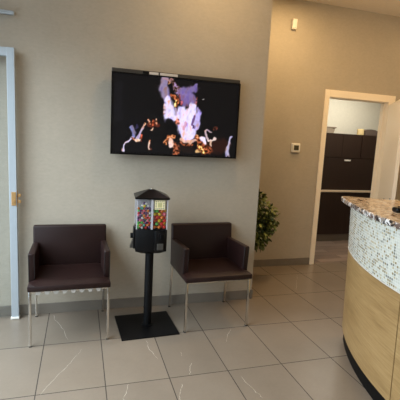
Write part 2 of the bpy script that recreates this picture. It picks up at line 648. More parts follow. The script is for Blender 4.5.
# ================================================================== television
TVX0, TVX1, TVZ0, TVZ1, TVY = 0.240, 1.372, 1.408, 2.078, 3.405
tv = thing('television', 'wide black flat television showing a log fire, mounted high on the wall', 'television', (0.806, WA, 1.41))
def P(bm, name, mat, parent, **kw):      # part built in world coordinates, kept there under its parent
    o = obj(name, bm, mat, parent, **kw)
    o.matrix_parent_inverse = Matrix.LocRotScale(parent.location, parent.rotation_euler, None).inverted()
    return o
P(bx(TVX0 + 0.002, TVX1 - 0.002, TVY + 0.004, TVY + 0.035, TVZ0 + 0.002, TVZ1 + 0.032, 0.003), 'housing', M_DGREY, tv)
bm = bmesh.new()
box(bm, TVX0, TVX0 + 0.009, TVY - 0.006, TVY + 0.012, TVZ0, TVZ1)
box(bm, TVX1 - 0.013, TVX1, TVY - 0.006, TVY + 0.012, TVZ0, TVZ1)
box(bm, TVX0 + 0.009, TVX1 - 0.013, TVY - 0.006, TVY + 0.012, TVZ0, TVZ0 + 0.014)
box(bm, TVX0 + 0.009, TVX1 - 0.013, TVY - 0.006, TVY + 0.012, TVZ1 - 0.008, TVZ1)
P(bm, 'bezel', M_BLACKG, tv)
P(bx(0.62, 1.0, TVY + 0.03, WA, 1.5, 1.95, 0.004), 'wall_bracket', M_BLACK, tv)
P(bx(0.495, 0.545, TVY + 0.000, TVY + 0.006, TVZ1 + 0.004, TVZ1 + 0.027), 'dark_strip', M_BLACK, tv)
for a, b in ((0.548, 0.626), (0.640, 0.792)):  # two pale strips beside the dark one on the housing's top band
    P(bx(a, b, TVY + 0.000, TVY + 0.006, TVZ1 + 0.004, TVZ1 + 0.025), 'pale_strip', M_PALE, tv)

# picture on the screen: a log fire plus a painted reflection, coordinates on a 400 x 307 board
def seg_dist(px, py, a, b):
    ax, ay = a; bx_, by = b
    dx, dy = bx_ - ax, by - ay
    L = dx * dx + dy * dy
    t = 0 if L == 0 else max(0, min(1, ((px - ax) * dx + (py - ay) * dy) / L))
    return math.hypot(px - ax - dx * t, py - ay - dy * t)
WHT, BLK = (228, 220, 255), (7, 6, 7)
def sub(kx, ox, ky, oy, kr, rows):
    return [(c, o, [(x * kx + ox, y * ky + oy, r * kr) for x, y, r in p]) for c, o, p in rows]
STROKES = [  # colour, opacity, [(x, y, radius)...]
    ((17, 16, 19), 0.9, [(46, 80, 9), (46, 170, 9)]),  # window reflection painted down the left side of the picture
]
STROKES += sub(.3, 253.3, .3, 160, .3, [((44, 19, 13), 0.85, [(140, 290, 60), (240, 280, 60)])])
STROKES += sub(.4, 133.3, .4, 40, .4, [
    ((152, 138, 168), 0.9, [(78, 66, 22), (64, 115, 26), (76, 160, 26), (92, 195, 22)]),
    ((168, 132, 134), 0.85, [(70, 64, 8), (118, 76, 9)]), ((222, 134, 84), 0.7, [(100, 80, 8), (108, 92, 7)]),
    ((140, 104, 116), 0.85, [(128, 86, 9), (158, 128, 20), (186, 165, 26)]),
    ((122, 106, 156), 0.95, [(188, 150, 26), (230, 142, 26), (268, 128, 24), (292, 98, 6)]),
    ((126, 108, 160), 0.95, [(200, 180, 26), (240, 190, 34), (268, 205, 22)]), ((118, 96, 150), 0.9, [(190, 200, 20), (215, 222, 24)]),
    ((206, 104, 56), 0.8, [(118, 168, 8), (140, 186, 12), (160, 205, 10), (152, 240, 10)]), ((224, 186, 96), 0.85, [(150, 205, 5), (146, 240, 8)]),
    ((188, 70, 52), 0.6, [(172, 175, 6), (188, 225, 6)]), ((170, 82, 60), 0.6, [(292, 180, 5), (280, 232, 6)]),
    ((232, 150, 108), 0.8, [(80, 240, 9), (78, 296, 9)]),
    (WHT, 0.97, [(94, 190, 14), (104, 240, 26), (112, 320, 32)]), (WHT, 0.97, [(190, 262, 20), (184, 330, 42)]),
    (WHT, 0.97, [(262, 245, 18), (248, 300, 36)]), ((214, 190, 226), 0.7, [(150, 262, 8), (152, 322, 9)]),
    ((166, 152, 208), 0.9, [(298, 268, 12), (312, 290, 10), (298, 325, 14)]), ((238, 236, 230), 0.8, [(340, 203, 2.5), (344, 203, 2.5)]),
])
STROKES += sub(.4, 133.3, .4, 160, .4, [
    (BLK, 0.95, [(110, 60, 32), (140, 85, 26)]),
    (WHT, 0.97, [(92, 8, 14), (150, 22, 16)]), (WHT, 0.97, [(200, 0, 30), (200, 60, 30), (194, 118, 22), (214, 160, 18)]),
    (WHT, 0.97, [(245, 0, 34), (250, 80, 34), (266, 138, 24)]), (WHT, 0.97, [(228, 60, 34), (230, 145, 32)]),
    ((196, 184, 240), 0.9, [(302, 0, 16), (294, 95, 13)]), ((192, 92, 62), 0.8, [(150, 44, 8), (168, 50, 13)]),
    ((204, 146, 166), 0.8, [(216, 60, 11), (207, 100, 6)]), ((92, 62, 112), 0.9, [(280, 14, 7), (262, 66, 9)]), ((66, 40, 78), 0.9, [(276, 76, 7), (274, 90, 6)]),
    ((150, 76, 42), 0.85, [(146, 190, 14), (160, 255, 20)]), ((206, 116, 66), 0.85, [(92, 190, 13), (106, 154, 11), (142, 146, 9)]),
    ((250, 216, 198), 0.95, [(128, 172, 13), (122, 222, 13)]), (BLK, 0.9, [(104, 200, 6), (106, 206, 5)]),
    ((240, 192, 164), 0.85, [(182, 168, 10), (230, 182, 12), (286, 180, 9)]), ((28, 17, 14), 0.9, [(205, 225, 26), (245, 235, 28)]),
    ((168, 84, 46), 0.7, [(180, 190, 8), (215, 205, 6), (270, 200, 7)]),
    ((152, 72, 38), 0.85, [(300, 160, 13), (328, 205, 18), (380, 245, 22)]), ((236, 192, 124), 0.9, [(302, 250, 12), (342, 258, 10)]),
    ((240, 226, 246), 0.95, [(340, 168, 12), (356, 190, 11)]),
])
STROKES += sub(1 / 3, 26.7, 1 / 3, 160, 1 / 3, [
    ((216, 210, 236), 0.95, [(99, 296, 4), (99, 246, 5), (136, 210, 7), (170, 190, 9)]),
    ((132, 138, 192), 0.9, [(160, 104, 10), (174, 140, 13), (180, 178, 9)]), ((52, 46, 84), 0.8, [(200, 88, 6), (194, 110, 7)]),
    ((204, 188, 206), 0.92, [(205, 200, 11), (214, 165, 11), (240, 116, 8), (260, 80, 5)]), ((222, 140, 92), 0.8, [(256, 90, 4), (264, 74, 4)]),
    ((202, 82, 48), 0.85, [(236, 166, 8), (235, 208, 8)]), ((246, 226, 202), 0.9, [(196, 206, 8), (222, 208, 9)]), ((204, 112, 72), 0.75, [(164, 192, 6), (186, 208, 6)]),
    ((92, 36, 22), 0.85, [(290, 78, 14), (360, 84, 14)]), ((206, 130, 90), 0.85, [(288, 44, 7), (296, 66, 7)]),
    ((206, 92, 52), 0.85, [(322, 48, 6), (322, 78, 6)]), ((206, 130, 90), 0.85, [(350, 44, 7), (354, 76, 7)]),
    ((246, 216, 188), 0.92, [(322, 110, 8), (308, 132, 7)]), ((120, 50, 30), 0.7, [(302, 200, 6), (300, 285, 6)]),
    ((238, 208, 184), 0.95, [(298, 200, 4), (292, 250, 7), (296, 278, 4)]),
])
STROKES += sub(.3, 253.3, .3, 160, .3, [
    ((152, 76, 40), 0.8, [(24, 285, 22), (64, 340, 28)]), ((242, 172, 92), 0.85, [(14, 270, 9), (34, 300, 9), (60, 345, 9)]),
    ((204, 122, 72), 0.8, [(6, 196, 12), (28, 212, 8)]), ((236, 226, 246), 0.95, [(46, 212, 15), (68, 246, 15)]),
    ((208, 182, 182), 0.92, [(74, 154, 9), (84, 205, 9), (104, 225, 8)]), ((202, 176, 176), 0.9, [(84, 150, 8), (132, 148, 6)]), ((112, 52, 36), 0.8, [(166, 130, 8), (182, 118, 7)]),
    ((228, 208, 198), 0.95, [(104, 228, 7), (140, 226, 7), (166, 212, 11)]), ((222, 184, 154), 0.9, [(130, 232, 5), (130, 292, 4)]),
    ((188, 182, 208), 0.92, [(320, 198, 9), (308, 225, 8), (303, 270, 10), (290, 340, 18)]), ((170, 162, 186), 0.8, [(280, 350, 7), (278, 378, 5)]), ((170, 162, 186), 0.8, [(302, 350, 7), (308, 374, 5)]),
])
from mathutils import noise as mn
def fbm(x, y, s):
    return mn.noise(Vector((x, y, s))) + 0.5 * mn.noise(Vector((x * 2.1, y * 2.1, s + 5)))
def noise2(x, y):
    return 0.5 * math.sin(x * 0.31 + 1.7 * math.sin(y * 0.17)) + 0.5 * math.sin(y * 0.37 + 1.3 * math.sin(x * 0.23 + 2))
NX, NY = 280, 170
sx0, sx1, sz0, sz1 = TVX0 + 0.009, TVX1 - 0.013, TVZ0 + 0.014, TVZ1 - 0.008
bm = bmesh.new()
grid = [[bm.verts.new((sx0 + (sx1 - sx0) * i / NX, TVY, sz0 + (sz1 - sz0) * j / NY)) for i in range(NX + 1)] for j in range(NY + 1)]
for j in range(NY):
    for i in range(NX):
        bm.faces.new((grid[j][i], grid[j][i + 1], grid[j + 1][i + 1], grid[j + 1][i]))
bm.verts.index_update()
cols = []
for j in range(NY + 1):
    for i in range(NX + 1):
        u, v = i / NX, 1 - j / NY
        x = (32 + 336 * u) * (1 - v) + (30 + 332 * u) * v
        y = (50 + 30 * u) * (1 - v) + (263 + 13 * u) * v
        xx = x + 5.0 * fbm(x * 0.075, y * 0.045, 1.0); yy = y + 6.0 * fbm(x * 0.07, y * 0.05, 7.0)
        m1 = fbm(x * 0.10, y * 0.055, 3.0); m2 = fbm(x * 0.16, y * 0.16, 9.0)
        c = [9.0, 8.0, 9.0]
        for colr, op, pts in STROKES:
            best = 1e9
            for (ax, ay, ar), (cx_, cy_, cr) in zip(pts, pts[1:]):
                if min(ax, cx_) - xx > 50 or xx - max(ax, cx_) > 50 or min(ay, cy_) - yy > 50 or yy - max(ay, cy_) > 50:
                    continue
                dd = seg_dist(xx, yy, (ax, ay), (cx_, cy_))
                L = math.hypot(cx_ - ax, cy_ - ay) or 1
                t = max(0, min(1, ((xx - ax) * (cx_ - ax) + (yy - ay) * (cy_ - ay)) / L / L))
                best = min(best, dd / (ar + (cr - ar) * t))
            if best < 1.55:
                a = max(0.0, min(1.0, (1.55 - best) / 0.85)); a = a * a * (3 - 2 * a) * op
                if colr[2] > 120:      # pale flame, streaked with lilac and peach
                    col = [colr[0] * (1 - 0.10 * max(0, m1) * 2), colr[1] * (1 - 0.13 * abs(m1) * 2), colr[2] * (1 - 0.30 * max(0, -m1 - 0.12) * 2)]
                elif colr[0] > 100:    # glowing embers broken up by dark char
                    f = max(0.12, min(1.35, 0.85 + 1.5 * m2))
                    col = [min(255, colr[0] * f), min(255, colr[1] * f * (0.7 + 0.3 * f)), min(255, colr[2] * f * f)]
                else:
                    col = colr
                c = [c[q] * (1 - a) + min(255, col[q]) * a for q in range(3)]
        cols.append(lin(*c))
me_scr = bpy.data.meshes.new('screen')
bm.to_mesh(me_scr); bm.free()
at = me_scr.color_attributes.new('picture', 'FLOAT_COLOR', 'POINT')
at.data.foreach_set('color', [q for c in cols for q in c])
me_scr.materials.append(M_SCREEN)
o = bpy.data.objects.new('screen', me_scr); finish(o, tv)
o.matrix_parent_inverse = Matrix.Translation(tv.location).inverted()
o['label'] = 'screen showing pale flames over burning logs'

# ================================================================== armchairs
def make_chair(loc, label, rz=0.0, edge_strip=False):
    """local frame: x across, y into the wall, origin on the floor in the middle of the front legs"""
    t = thing('leather_armchair', label, 'chair', loc, rz, 'leather armchairs along the wall')
    W = 0.291
    # seat: front slab full width, domed cushion between the arms
    bm = bmesh.new()
    box(bm, -W, W, -0.015, 0.50, 0.425, 0.468, 0, 0.008)
    nx, ny = 14, 12
    g = []
    for j in range(ny + 1):
        row = []
        for i in range(nx + 1):
            a, b = i / nx, j / ny
            edge = min(1, min(a, 1 - a) * 7) * min(1, min(b, 1 - b) * 7)
            x = -W + 0.002 + (2 * W - 0.004) * a
            y = -0.013 + 0.495 * b
            z = 0.466 + 0.022 * math.sqrt(edge) - 0.012 * math.sin(math.pi * a) * math.sin(math.pi * b)
            row.append(bm.verts.new((x, y, z)))
        g.append(row)
    for j in range(ny):
        for i in range(nx):
            bm.faces.new((g[j][i], g[j][i + 1], g[j + 1][i + 1], g[j + 1][i]))
    obj('seat', bm, M_LEATHER, t, True)
    # back
    bm = bmesh.new()
    hexa(bm, [(-W + 0.002, 0.43, 0.43), (W - 0.002, 0.43, 0.43), (W - 0.002, 0.50, 0.43), (-W + 0.002, 0.50, 0.43),
              (-W - 0.0, 0.475, 0.803), (W + 0.0, 0.475, 0.803), (W + 0.0, 0.53, 0.803), (-W - 0.0, 0.53, 0.803)], 0.012, 3)
    obj('backrest', bm, M_LEATHER, t, True)
    # arms
    for s in (-1, 1):
        bm = bmesh.new()
        x0, x1 = sorted((s * (W + 0.002), s * (W - 0.046)))
        hexa(bm, [(x0, 0.094, 0.452), (x1, 0.094, 0.452), (x1, 0.49, 0.43), (x0, 0.49, 0.43),
                  (x0, 0.076, 0.684), (x1, 0.076, 0.684), (x1, 0.50, 0.668), (x0, 0.50, 0.668)], 0.009, 3)
        a = obj('armrest', bm, M_LEATHER, t, True)
        bm = bmesh.new()
        rod(bm, (s * (W - 0.003), 0.0935, 0.47), (s * (W - 0.003), 0.0755, 0.675), 0.0022, 6)
        rod(bm, (s * (W - 0.041), 0.0925, 0.49), (s * (W - 0.041), 0.0755, 0.675), 0.0022, 6)
        obj('seam', bm, M_SEAM, a)
    # chrome frame and legs
    bm = bmesh.new()
    box(bm, -W + 0.008, W - 0.008, 0.0, 0.018, 0.413, 0.426, 0, 0.002)
    box(bm, -W + 0.008, W - 0.008, 0.47, 0.488, 0.413, 0.426, 0, 0.002)
    for s in (-1, 1):
        x0, x1 = sorted((s * (W - 0.008), s * (W - 0.026)))
        box(bm, x0, x1, 0.018, 0.47, 0.413, 0.426, 0, 0.002)
    obj('seat_frame', bm, M_CHROME, t)
    for s in (-1, 1):
        for y, dy in ((0.0, 0.0), (0.47, 0.045)):
            bm = bmesh.new()
            x0, x1 = sorted((s * (W - 0.006), s * (W - 0.025)))
            hexa(bm, [(x0, y + dy, 0.006), (x1, y + dy, 0.006), (x1, y + dy + 0.019, 0.006), (x0, y + dy + 0.019, 0.006),
                      (x0, y, 0.425), (x1, y, 0.425), (x1, y + 0.019, 0.425), (x0, y + 0.019, 0.425)], 0.003)
            lg = obj('leg', bm, M_CHROME, t, True)
            obj('foot_glide', bx(x0 - 0.001, x1 + 0.001, y + dy - 0.001, y + dy + 0.020, 0.0, 0.008, 0.002), M_RUBBER, lg)
    if edge_strip:
        bm = bmesh.new()
        n = 8
        for k in range(n):
            xa = -W + 0.05 + (2 * W - 0.1) * k / n
            xb = xa + (2 * W - 0.1) / n * 0.72
            hexa(bm, [(xa + 0.012, -0.002, 0.399), (xb - 0.012, -0.002, 0.399), (xb - 0.012, 0.001, 0.399), (xa + 0.012, 0.001, 0.399),
                      (xa, -0.004, 0.424), (xb, -0.004, 0.424), (xb, -0.001, 0.424), (xa, -0.001, 0.424)])
        obj('scallop_strip', bm, M_SCALLOP, t)  # row of pale scalloped pieces below the front of the seat
    return t

make_chair((-0.065, 2.915, 0), 'dark leather armchair beside the glass door, with a broken pale strip under its seat', R(1.0), True)
make_chair((1.102, 2.920, 0), 'dark brown leather armchair with chrome legs between the candy machine and the potted plant', R(2.0))

# ================================================================== candy machine
GX, GY = 0.546, 3.10
gm = thing('gumball_machine', 'black gumball machine on a post with square base plate between the two armchairs', 'candy machine', (GX, GY, 0), R(-5.0))
obj('base_plate', bx(-0.243, 0.221, -0.218, 0.218, 0.0, 0.010, 0.002), M_BLACK, gm).rotation_euler = (0, 0, R(7.5))
bm = bmesh.new()
lathe(bm, [(0.050, 0.010), (0.050, 0.016), (0.034, 0.020), (0.034, 0.655)], 0, 0, 24)
obj('post', bm, M_BLACK, gm, True)
H = 0.122
bm = bmesh.new()
box(bm, -H, H, -H, H, 0.672, 0.852, 0, 0.006)
hexa(bm, [(-0.07, -0.07, 0.645), (0.07, -0.07, 0.645), (0.07, 0.07, 0.645), (-0.07, 0.07, 0.645),
          (-H + 0.004, -H + 0.004, 0.674), (H - 0.004, -H + 0.004, 0.674), (H - 0.004, H - 0.004, 0.674), (-H + 0.004, H - 0.004, 0.674)])
obj('mechanism_box', bm, M_BLACK, gm, True)
# coin mechanisms: right half of the front and the left side
bm = bmesh.new()
box(bm, 0.022, 0.112, -H - 0.014, -H + 0.002, 0.682, 0.845, 0, 0.01)
fr = obj('coin_mechanism', bm, M_BLACKG, gm, True)
bm = bmesh.new(); rod(bm, (0.070, -H - 0.012, 0.800), (0.070, -H - 0.028, 0.800), 0.024, 20)
box(bm, 0.066, 0.074, -H - 0.040, -H - 0.026, 0.782, 0.818)
obj('turn_knob', bm, M_BLACK, fr, True)
bm = bmesh.new(); box(bm, 0.044, 0.094, -H - 0.026, -H - 0.012, 0.690, 0.742, 0, 0.004)
obj('chute_flap', bm, M_DGREY, fr)
bm = bmesh.new()
box(bm, -H - 0.016, -H + 0.002, -0.050, 0.055, 0.676, 0.848, 0, 0.008)
sd = obj('coin_mechanism', bm, M_BLACKG, gm, True)
bm = bmesh.new(); rod(bm, (-H - 0.014, 0.0, 0.775), (-H - 0.036, 0.0, 0.775), 0.022, 20)
obj('turn_knob', bm, M_BLACK, sd, True)
bm = bmesh.new()
hexa(bm, [(-H - 0.040, -0.03, 0.680), (-H - 0.014, -0.03, 0.680), (-H - 0.014, 0.03, 0.680), (-H - 0.040, 0.03, 0.680),
          (-H - 0.020, -0.03, 0.740), (-H - 0.014, -0.03, 0.740), (-H - 0.014, 0.03, 0.740), (-H - 0.020, 0.03, 0.740)])
obj('chute_flap', bm, M_DGREY, sd)
# clear globe: four panes, corner posts, cross divider
Z0, Z1 = 0.852, 1.092
for x0, x1, y0, y1 in ((-H + 0.006, H - 0.006, -H + 0.002, -H + 0.004), (-H + 0.006, H - 0.006, H - 0.004, H - 0.002),
                       (-H + 0.002, -H + 0.004, -H + 0.006, H - 0.006), (H - 0.004, H - 0.002, -H + 0.006, H - 0.006)):
    obj('clear_pane', bx(x0, x1, y0, y1, Z0, Z1), M_CLEAR, gm)
for sx in (-1, 1):
    for sy in (-1, 1):
        a, b = sorted((sx * H, sx * (H - 0.008))); c, e = sorted((sy * H, sy * (H - 0.008)))
        obj('corner_post', bx(a, b, c, e, Z0, Z1), M_MILKY, gm)
bm = bmesh.new()
box(bm, -0.003, 0.003, -H + 0.005, H - 0.005, Z0, Z1)
box(bm, -H + 0.005, -0.003, -0.003, 0.003, Z0, Z1)
box(bm, 0.003, H - 0.005, -0.003, 0.003, Z0, Z1)
obj('divider', bm, M_MILKY, gm)
obj('divider_edge', bx(-0.008, 0.008, -H - 0.001, -H + 0.0015, Z0, Z1), M_MILKY, gm)
# hipped roof lid
bm = bmesh.new()
E = H + 0.012
box(bm, -E, E, -E, E, 1.088, 1.103, 0, 0.003)
hexa(bm, [(-E + 0.002, -E + 0.002, 1.102), (E - 0.002, -E + 0.002, 1.102), (E - 0.002, E - 0.002, 1.102), (-E + 0.002, E - 0.002, 1.102),
          (-0.024, -0.024, 1.153), (0.024, -0.024, 1.153), (0.024, 0.024, 1.153), (-0.024, 0.024, 1.153)], 0.003)
lid = obj('roof_lid', bm, M_BLACKG, gm)
bm = bmesh.new(); lathe(bm, [(0.010, 1.153), (0.010, 1.159), (0.006, 1.164)], 0, 0, 16)
obj('lock', bm, M_CHROME, lid, True)
# paper card with a dotted border
cx0, cx1, cz0, cz1 = 0.018, 0.098, 1.010, 1.082
bm = bmesh.new()
box(bm, cx0, cx1, -H - 0.0012, -H + 0.0015, cz0, cz1, 0)
for k in range(5):
    for j in range(5):
        if k in (0, 4) or j in (0, 4):
            x = cx0 + 0.010 + k * 0.0150; z = cz0 + 0.009 + j * 0.0135
            box(bm, x - 0.0032, x + 0.0032, -H - 0.0020, -H - 0.0010, z - 0.0032, z + 0.0032, 1)
box(bm, cx0 + 0.024, cx1 - 0.024, -H - 0.0020, -H - 0.0010, cz0 + 0.018, cz1 - 0.018, 2)
M_CARD = plain('price_card', lin(240, 226, 178), 0.7)
M_OLIVE = plain('olive_print', lin(196, 186, 130), 0.7)
cdo = obj('price_card', bm, [M_CARD, M_BLACK, M_OLIVE], gm)
cdo['label'] = 'cream card with dotted black border'

# sweets heaped behind the windows: each one an object of its own
SWEET = {'red': lin(240, 62, 52), 'orange': lin(255, 140, 50), 'yellow': lin(255, 220, 60), 'green': lin(110, 205, 95),
         'blue': lin(56, 116, 160), 'pink': lin(250, 130, 150), 'purple': lin(112, 72, 132), 'white': lin(248, 244, 240), 'teal': lin(90, 185, 160)}
SW_MAT = {k: plain(k + '_sugar_coat', c, 0.3, var=0.05) for k, c in SWEET.items()}
def ball_mesh(name, r, mat, sub=2):
    bm = bmesh.new()
    bmesh.ops.create_icosphere(bm, subdivisions=sub, radius=r)
    me = bpy.data.meshes.new(name)
    bm.to_mesh(me); bm.free()
    for p in me.polygons:
        p.use_smooth = True
    me.materials.append(mat)
    return me
big = {k: ball_mesh('gumball', 0.0142, SW_MAT[k]) for k in SWEET}
small = {k: ball_mesh('candy', 0.0105, SW_MAT[k]) for k in SWEET}
rg = random.Random(11)
mat_g = Matrix.Translation((GX, GY, 0)) @ Matrix.Rotation(R(-5.0), 4, 'Z')
def sweets(kind, meshes, weights, x0, x1, r, top, label, group, ylayers):
    names = list(weights)
    y = -H + 0.006 + r
    for layer in range(ylayers):
        row = 0
        z = Z0 + r + 0.001
        while True:
            n = int((x1 - x0) / (2.04 * r))
            step = (x1 - x0 - 2 * r) / (n - 1) if n > 1 else 0
            shift = (row + layer) % 2
            for k in range(n - shift):
                x = x0 + r + step * (k + 0.5 * shift)
                if z + r < top(x):
                    c = rg.choices(names, [weights[q] for q in names])[0]
                    o = bpy.data.objects.new(kind, meshes[c])
                    o.location = mat_g @ Vector((x, y + rg.uniform(-0.0006, 0.0012), z + rg.uniform(-0.0004, 0.0004)))
                    COL.objects.link(o)
                    tag(o, label % c, kind, group % c)
            z += r * 1.80
            row += 1
            if z + r > Z1 - 0.012:
                break
        y += r * 1.86
sweets('gumball', big, {'red': 5, 'orange': 6, 'yellow': 4, 'green': 3, 'blue': 2, 'pink': 2}, 0.006, H - 0.009, 0.0142,
       lambda x: 1.028 - 0.15 * max(0, 0.045 - x), '%s gumball heaped behind the right front window of the candy machine', '%s gumballs behind the right window', 2)
sweets('candy', small, {'red': 3, 'green': 4, 'white': 5, 'purple': 6, 'pink': 3, 'teal': 3, 'orange': 2, 'yellow': 1}, -H + 0.009, -0.006, 0.0105,
       lambda x: 1.072 - 0.9 * abs(x + 0.052) ** 1.15 * 1.6, 'small %s candy heaped behind the left front window of the candy machine', 'small %s candies behind the left window', 2)

# ================================================================== plant in the recess
pl = thing('potted_ficus', 'bushy green potted plant standing in the recess just behind the wall corner', 'plant', (1.755, 4.08, 0))
bm = bmesh.new()
lathe(bm, [(0.085, 0.0), (0.092, 0.004), (0.118, 0.20), (0.124, 0.21), (0.124, 0.235), (0.112, 0.235), (0.108, 0.205)], 0, 0, 32)
obj('pot', bm, M_POT, pl, True)
bm = bmesh.new(); lathe(bm, [(0.105, 0.19), (0.105, 0.208), (0.05, 0.214)], 0, 0, 24)
obj('soil', bm, M_SOIL, pl, True)
rp = random.Random(21)
bmt = bmesh.new()
rod(bmt, (0, 0, 0.2), (0.02, -0.01, 0.45), 0.016, 10, 0.013)
rod(bmt, (0.02, -0.01, 0.44), (0.05, -0.04, 0.72), 0.012, 10, 0.009)
rod(bmt, (0.05, -0.04, 0.71), (0.07, -0.06, 0.93), 0.008, 8, 0.004)
bml = bmesh.new()
tone = bml.verts.layers.float.new('tone')
CLUMPS = [((0.15, -0.06, 0.92), 0.10), ((0.06, -0.02, 0.95), 0.12), ((0.27, -0.08, 0.80), 0.10), ((0.33, -0.08, 0.73), 0.075), ((0.30, -0.08, 0.66), 0.09),
          ((0.20, -0.08, 0.70), 0.13), ((0.10, -0.06, 0.78), 0.14), ((0.16, -0.08, 0.56), 0.13), ((0.24, -0.08, 0.55), 0.09),
          ((0.12, -0.07, 0.46), 0.11), ((0.20, -0.09, 0.45), 0.07), ((-0.02, 0.04, 0.75), 0.16), ((0.0, 0.04, 0.55), 0.13), ((0.02, -0.10, 0.62), 0.12)]
for (c, rr) in CLUMPS:
    rod(bmt, (0.04, -0.03, min(c[2] - 0.06, 0.75)), c, 0.005, 6, 0.002)
    for k in range(int(1150 * rr)):
        dv = Vector((rp.gauss(0, 1), rp.gauss(0, 1), rp.gauss(0, 1))).normalized() * rr * rp.random() ** 0.45
        p = Vector(c) + dv
        if p.x + 1.755 < 1.70 and p.y + 4.08 < 3.66:
            continue
        if p.y > 0.31 :
            continue
        dirv = (dv.normalized() + Vector((rp.uniform(-.6, .6), rp.uniform(-.6, .6), rp.uniform(-0.9, 0.3)))).normalized()
        sidev = dirv.cross(Vector((rp.uniform(-1, 1), rp.uniform(-1, 1), 1))).normalized()
        nrm = sidev.cross(dirv)
        L = rp.uniform(0.045, 0.070); w = L * rp.uniform(0.26, 0.34)
        q = [p, p + dirv * L * 0.35 + sidev * w - nrm * 0.002, p + dirv * L * 0.75 + sidev * w * 0.75 - nrm * 0.004, p + dirv * L - nrm * 0.009,
             p + dirv * L * 0.75 - sidev * w * 0.75 - nrm * 0.004, p + dirv * L * 0.35 - sidev * w - nrm * 0.002, p + dirv * L * 0.5 + nrm * 0.003]
        vs = [bml.verts.new(x) for x in q]
        tv_ = rp.random() ** 1.6
        for v in vs:
            v[tone] = tv_
        for a, b in ((0, 1), (1, 2), (2, 3), (3, 4), (4, 5), (5, 0)):
            bml.faces.new((vs[a], vs[b], vs[6]))
obj('trunk', bmt, M_BARK, pl, True)
me = bpy.data.meshes.new('foliage'); bml.to_mesh(me); bml.free(); me.materials.append(M_LEAF)
finish(bpy.data.objects.new('foliage', me), pl)

# ================================================================== wall devices
th = thing('thermostat', 'small square white thermostat with dark screen on the wall left of the doorway', 'thermostat', (2.578, WB, 1.528))
obj('wall_plate', bx(-0.060, 0.060, -0.012, 0.0, -0.060, 0.060, 0.003), M_WHITE, th)
obj('body', bx(-0.056, 0.056, -0.030, -0.011, -0.056, 0.056, 0.008, 3), M_WHITE, th, True)
obj('display', bx(-0.034, 0.034, -0.0315, -0.028, -0.026, 0.034), plain('thermostat_glass', lin(74, 72, 58), 0.25), th)
se = thing('motion_sensor', 'small white motion sensor high on the wall near the ceiling', 'sensor', (2.415, WB, 2.975), 0)
bm = bmesh.new()
hexa(bm, [(-0.030, -0.034, -0.058), (0.030, -0.034, -0.058), (0.030, 0, -0.058), (-0.030, 0, -0.058),
          (-0.030, -0.044, 0.058), (0.030, -0.044, 0.058), (0.030, 0, 0.058), (-0.030, 0, 0.058)], 0.007, 3)
obj('casing', bm, M_WHITE, se, True)
obj('lens', bx(-0.021, 0.021, -0.040, -0.034, -0.044, 0.004, 0.003), M_WHITE, se)

# ================================================================== reception counter
CX, CY, CR = 3.9, 1.35, 2.2
def cp(t, r):
    return CX - r * math.cos(t), CY + r * math.sin(t)
TE, TS = R(34.4), R(-34)
def band(t0, t1, ro, ri, z0, z1, n=48, uvr=None, rofn=None, lean=(0, 0)):
    """curved bar between two radii, with uv (arc length, height) on the outer face"""
    bm = bmesh.new()
    uvl = bm.loops.layers.uv.new('UVMap')
    rows = []
    for k in range(n + 1):
        t = t0 + (t1 - t0) * k / n
        (xo, yo), (xu, yu), (xi, yi) = cp(t, ro + lean[0]), cp(t, ro + lean[1]), cp(t, ri)
        rows.append([bm.verts.new(p) for p in ((xo, yo, z0), (xu, yu, z1), (xi, yi, z1), (xi, yi, z0))] + [t * CR])
    for p, q in zip(rows, rows[1:]):
        for i in range(4):
            j = (i + 1) % 4
            f = bm.faces.new((p[i], q[i], q[j], p[j]))
            for lp in f.loops:
                v = lp.vert
                s = p[4] if v in p[:4] else q[4]
                lp[uvl].uv = (s, v.co.z if i != 1 else v.co.z + (0.0 if v in (p[1], q[1]) else 0.3))
    f = bm.faces.new(rows[0][:4])
    for lp in f.loops: lp[uvl].uv = (lp.vert.co.x, lp.vert.co.z)
    f = bm.faces.new(rows[-1][3::-1])
    for lp in f.loops: lp[uvl].uv = (lp.vert.co.x, lp.vert.co.z)
    return bm
ct = thing('reception_counter', 'curved reception counter with oak front, pale mosaic band and granite top', 'counter', (cp(R(5), 2.0)[0], cp(R(5), 2.0)[1], 0))
P(band(TS, TE - R(0.8), CR - 0.015, CR - 0.26, 0, 0.106), 'toe_kick', M_TOE, ct)
P(band(TS, TE - R(0.5), CR - 0.012, CR - 0.28, 0.103, 1.123), 'core_panel', M_DGREY, ct)
gap = 0.0016
edges = [TS, R(-16.5), R(8.2), TE]
for a, b in zip(edges, edges[1:]):
    P(band(a + gap, b - gap, CR, CR - 0.013, 0.103, 0.770, 24, lean=(0.0, 0.018)), 'oak_panel', M_OAK, ct)
P(band(TS, TE, CR + 0.022, CR - 0.013, 0.770, 0.776), 'edge_trim', M_PALE, ct)
P(band(TS, TE, CR + 0.020, CR - 0.013, 0.776, 1.126, lean=(0.0, 0.014)), 'mosaic_panel', M_MOSAIC, ct)
# end caps of the front, closing the far end
def end_panel(z0, z1, mat, name, e=0.0):
    (xo, yo), (xi, yi) = cp(TE, CR + e), cp(TE, CR - 0.28)
    dx, dy = math.sin(TE) * 0.012, math.cos(TE) * 0.012
    bm = bmesh.new()
    uvl = bm.loops.layers.uv.new('UVMap')
    hexa(bm, [(xo, yo, z0), (xi, yi, z0), (xi + dx, yi + dy, z0), (xo + dx, yo + dy, z0),
              (xo, yo, z1), (xi, yi, z1), (xi + dx, yi + dy, z1), (xo + dx, yo + dy, z1)])
    for f in bm.faces:
        for lp in f.loops:
            lp[uvl].uv = (lp.vert.co.x * 1.2, lp.vert.co.z)
    P(bm, name, mat, ct)
end_panel(0.103, 0.770, M_OAK, 'oak_panel')
end_panel(0.776, 1.126, M_MOSAIC, 'mosaic_panel', 0.005)
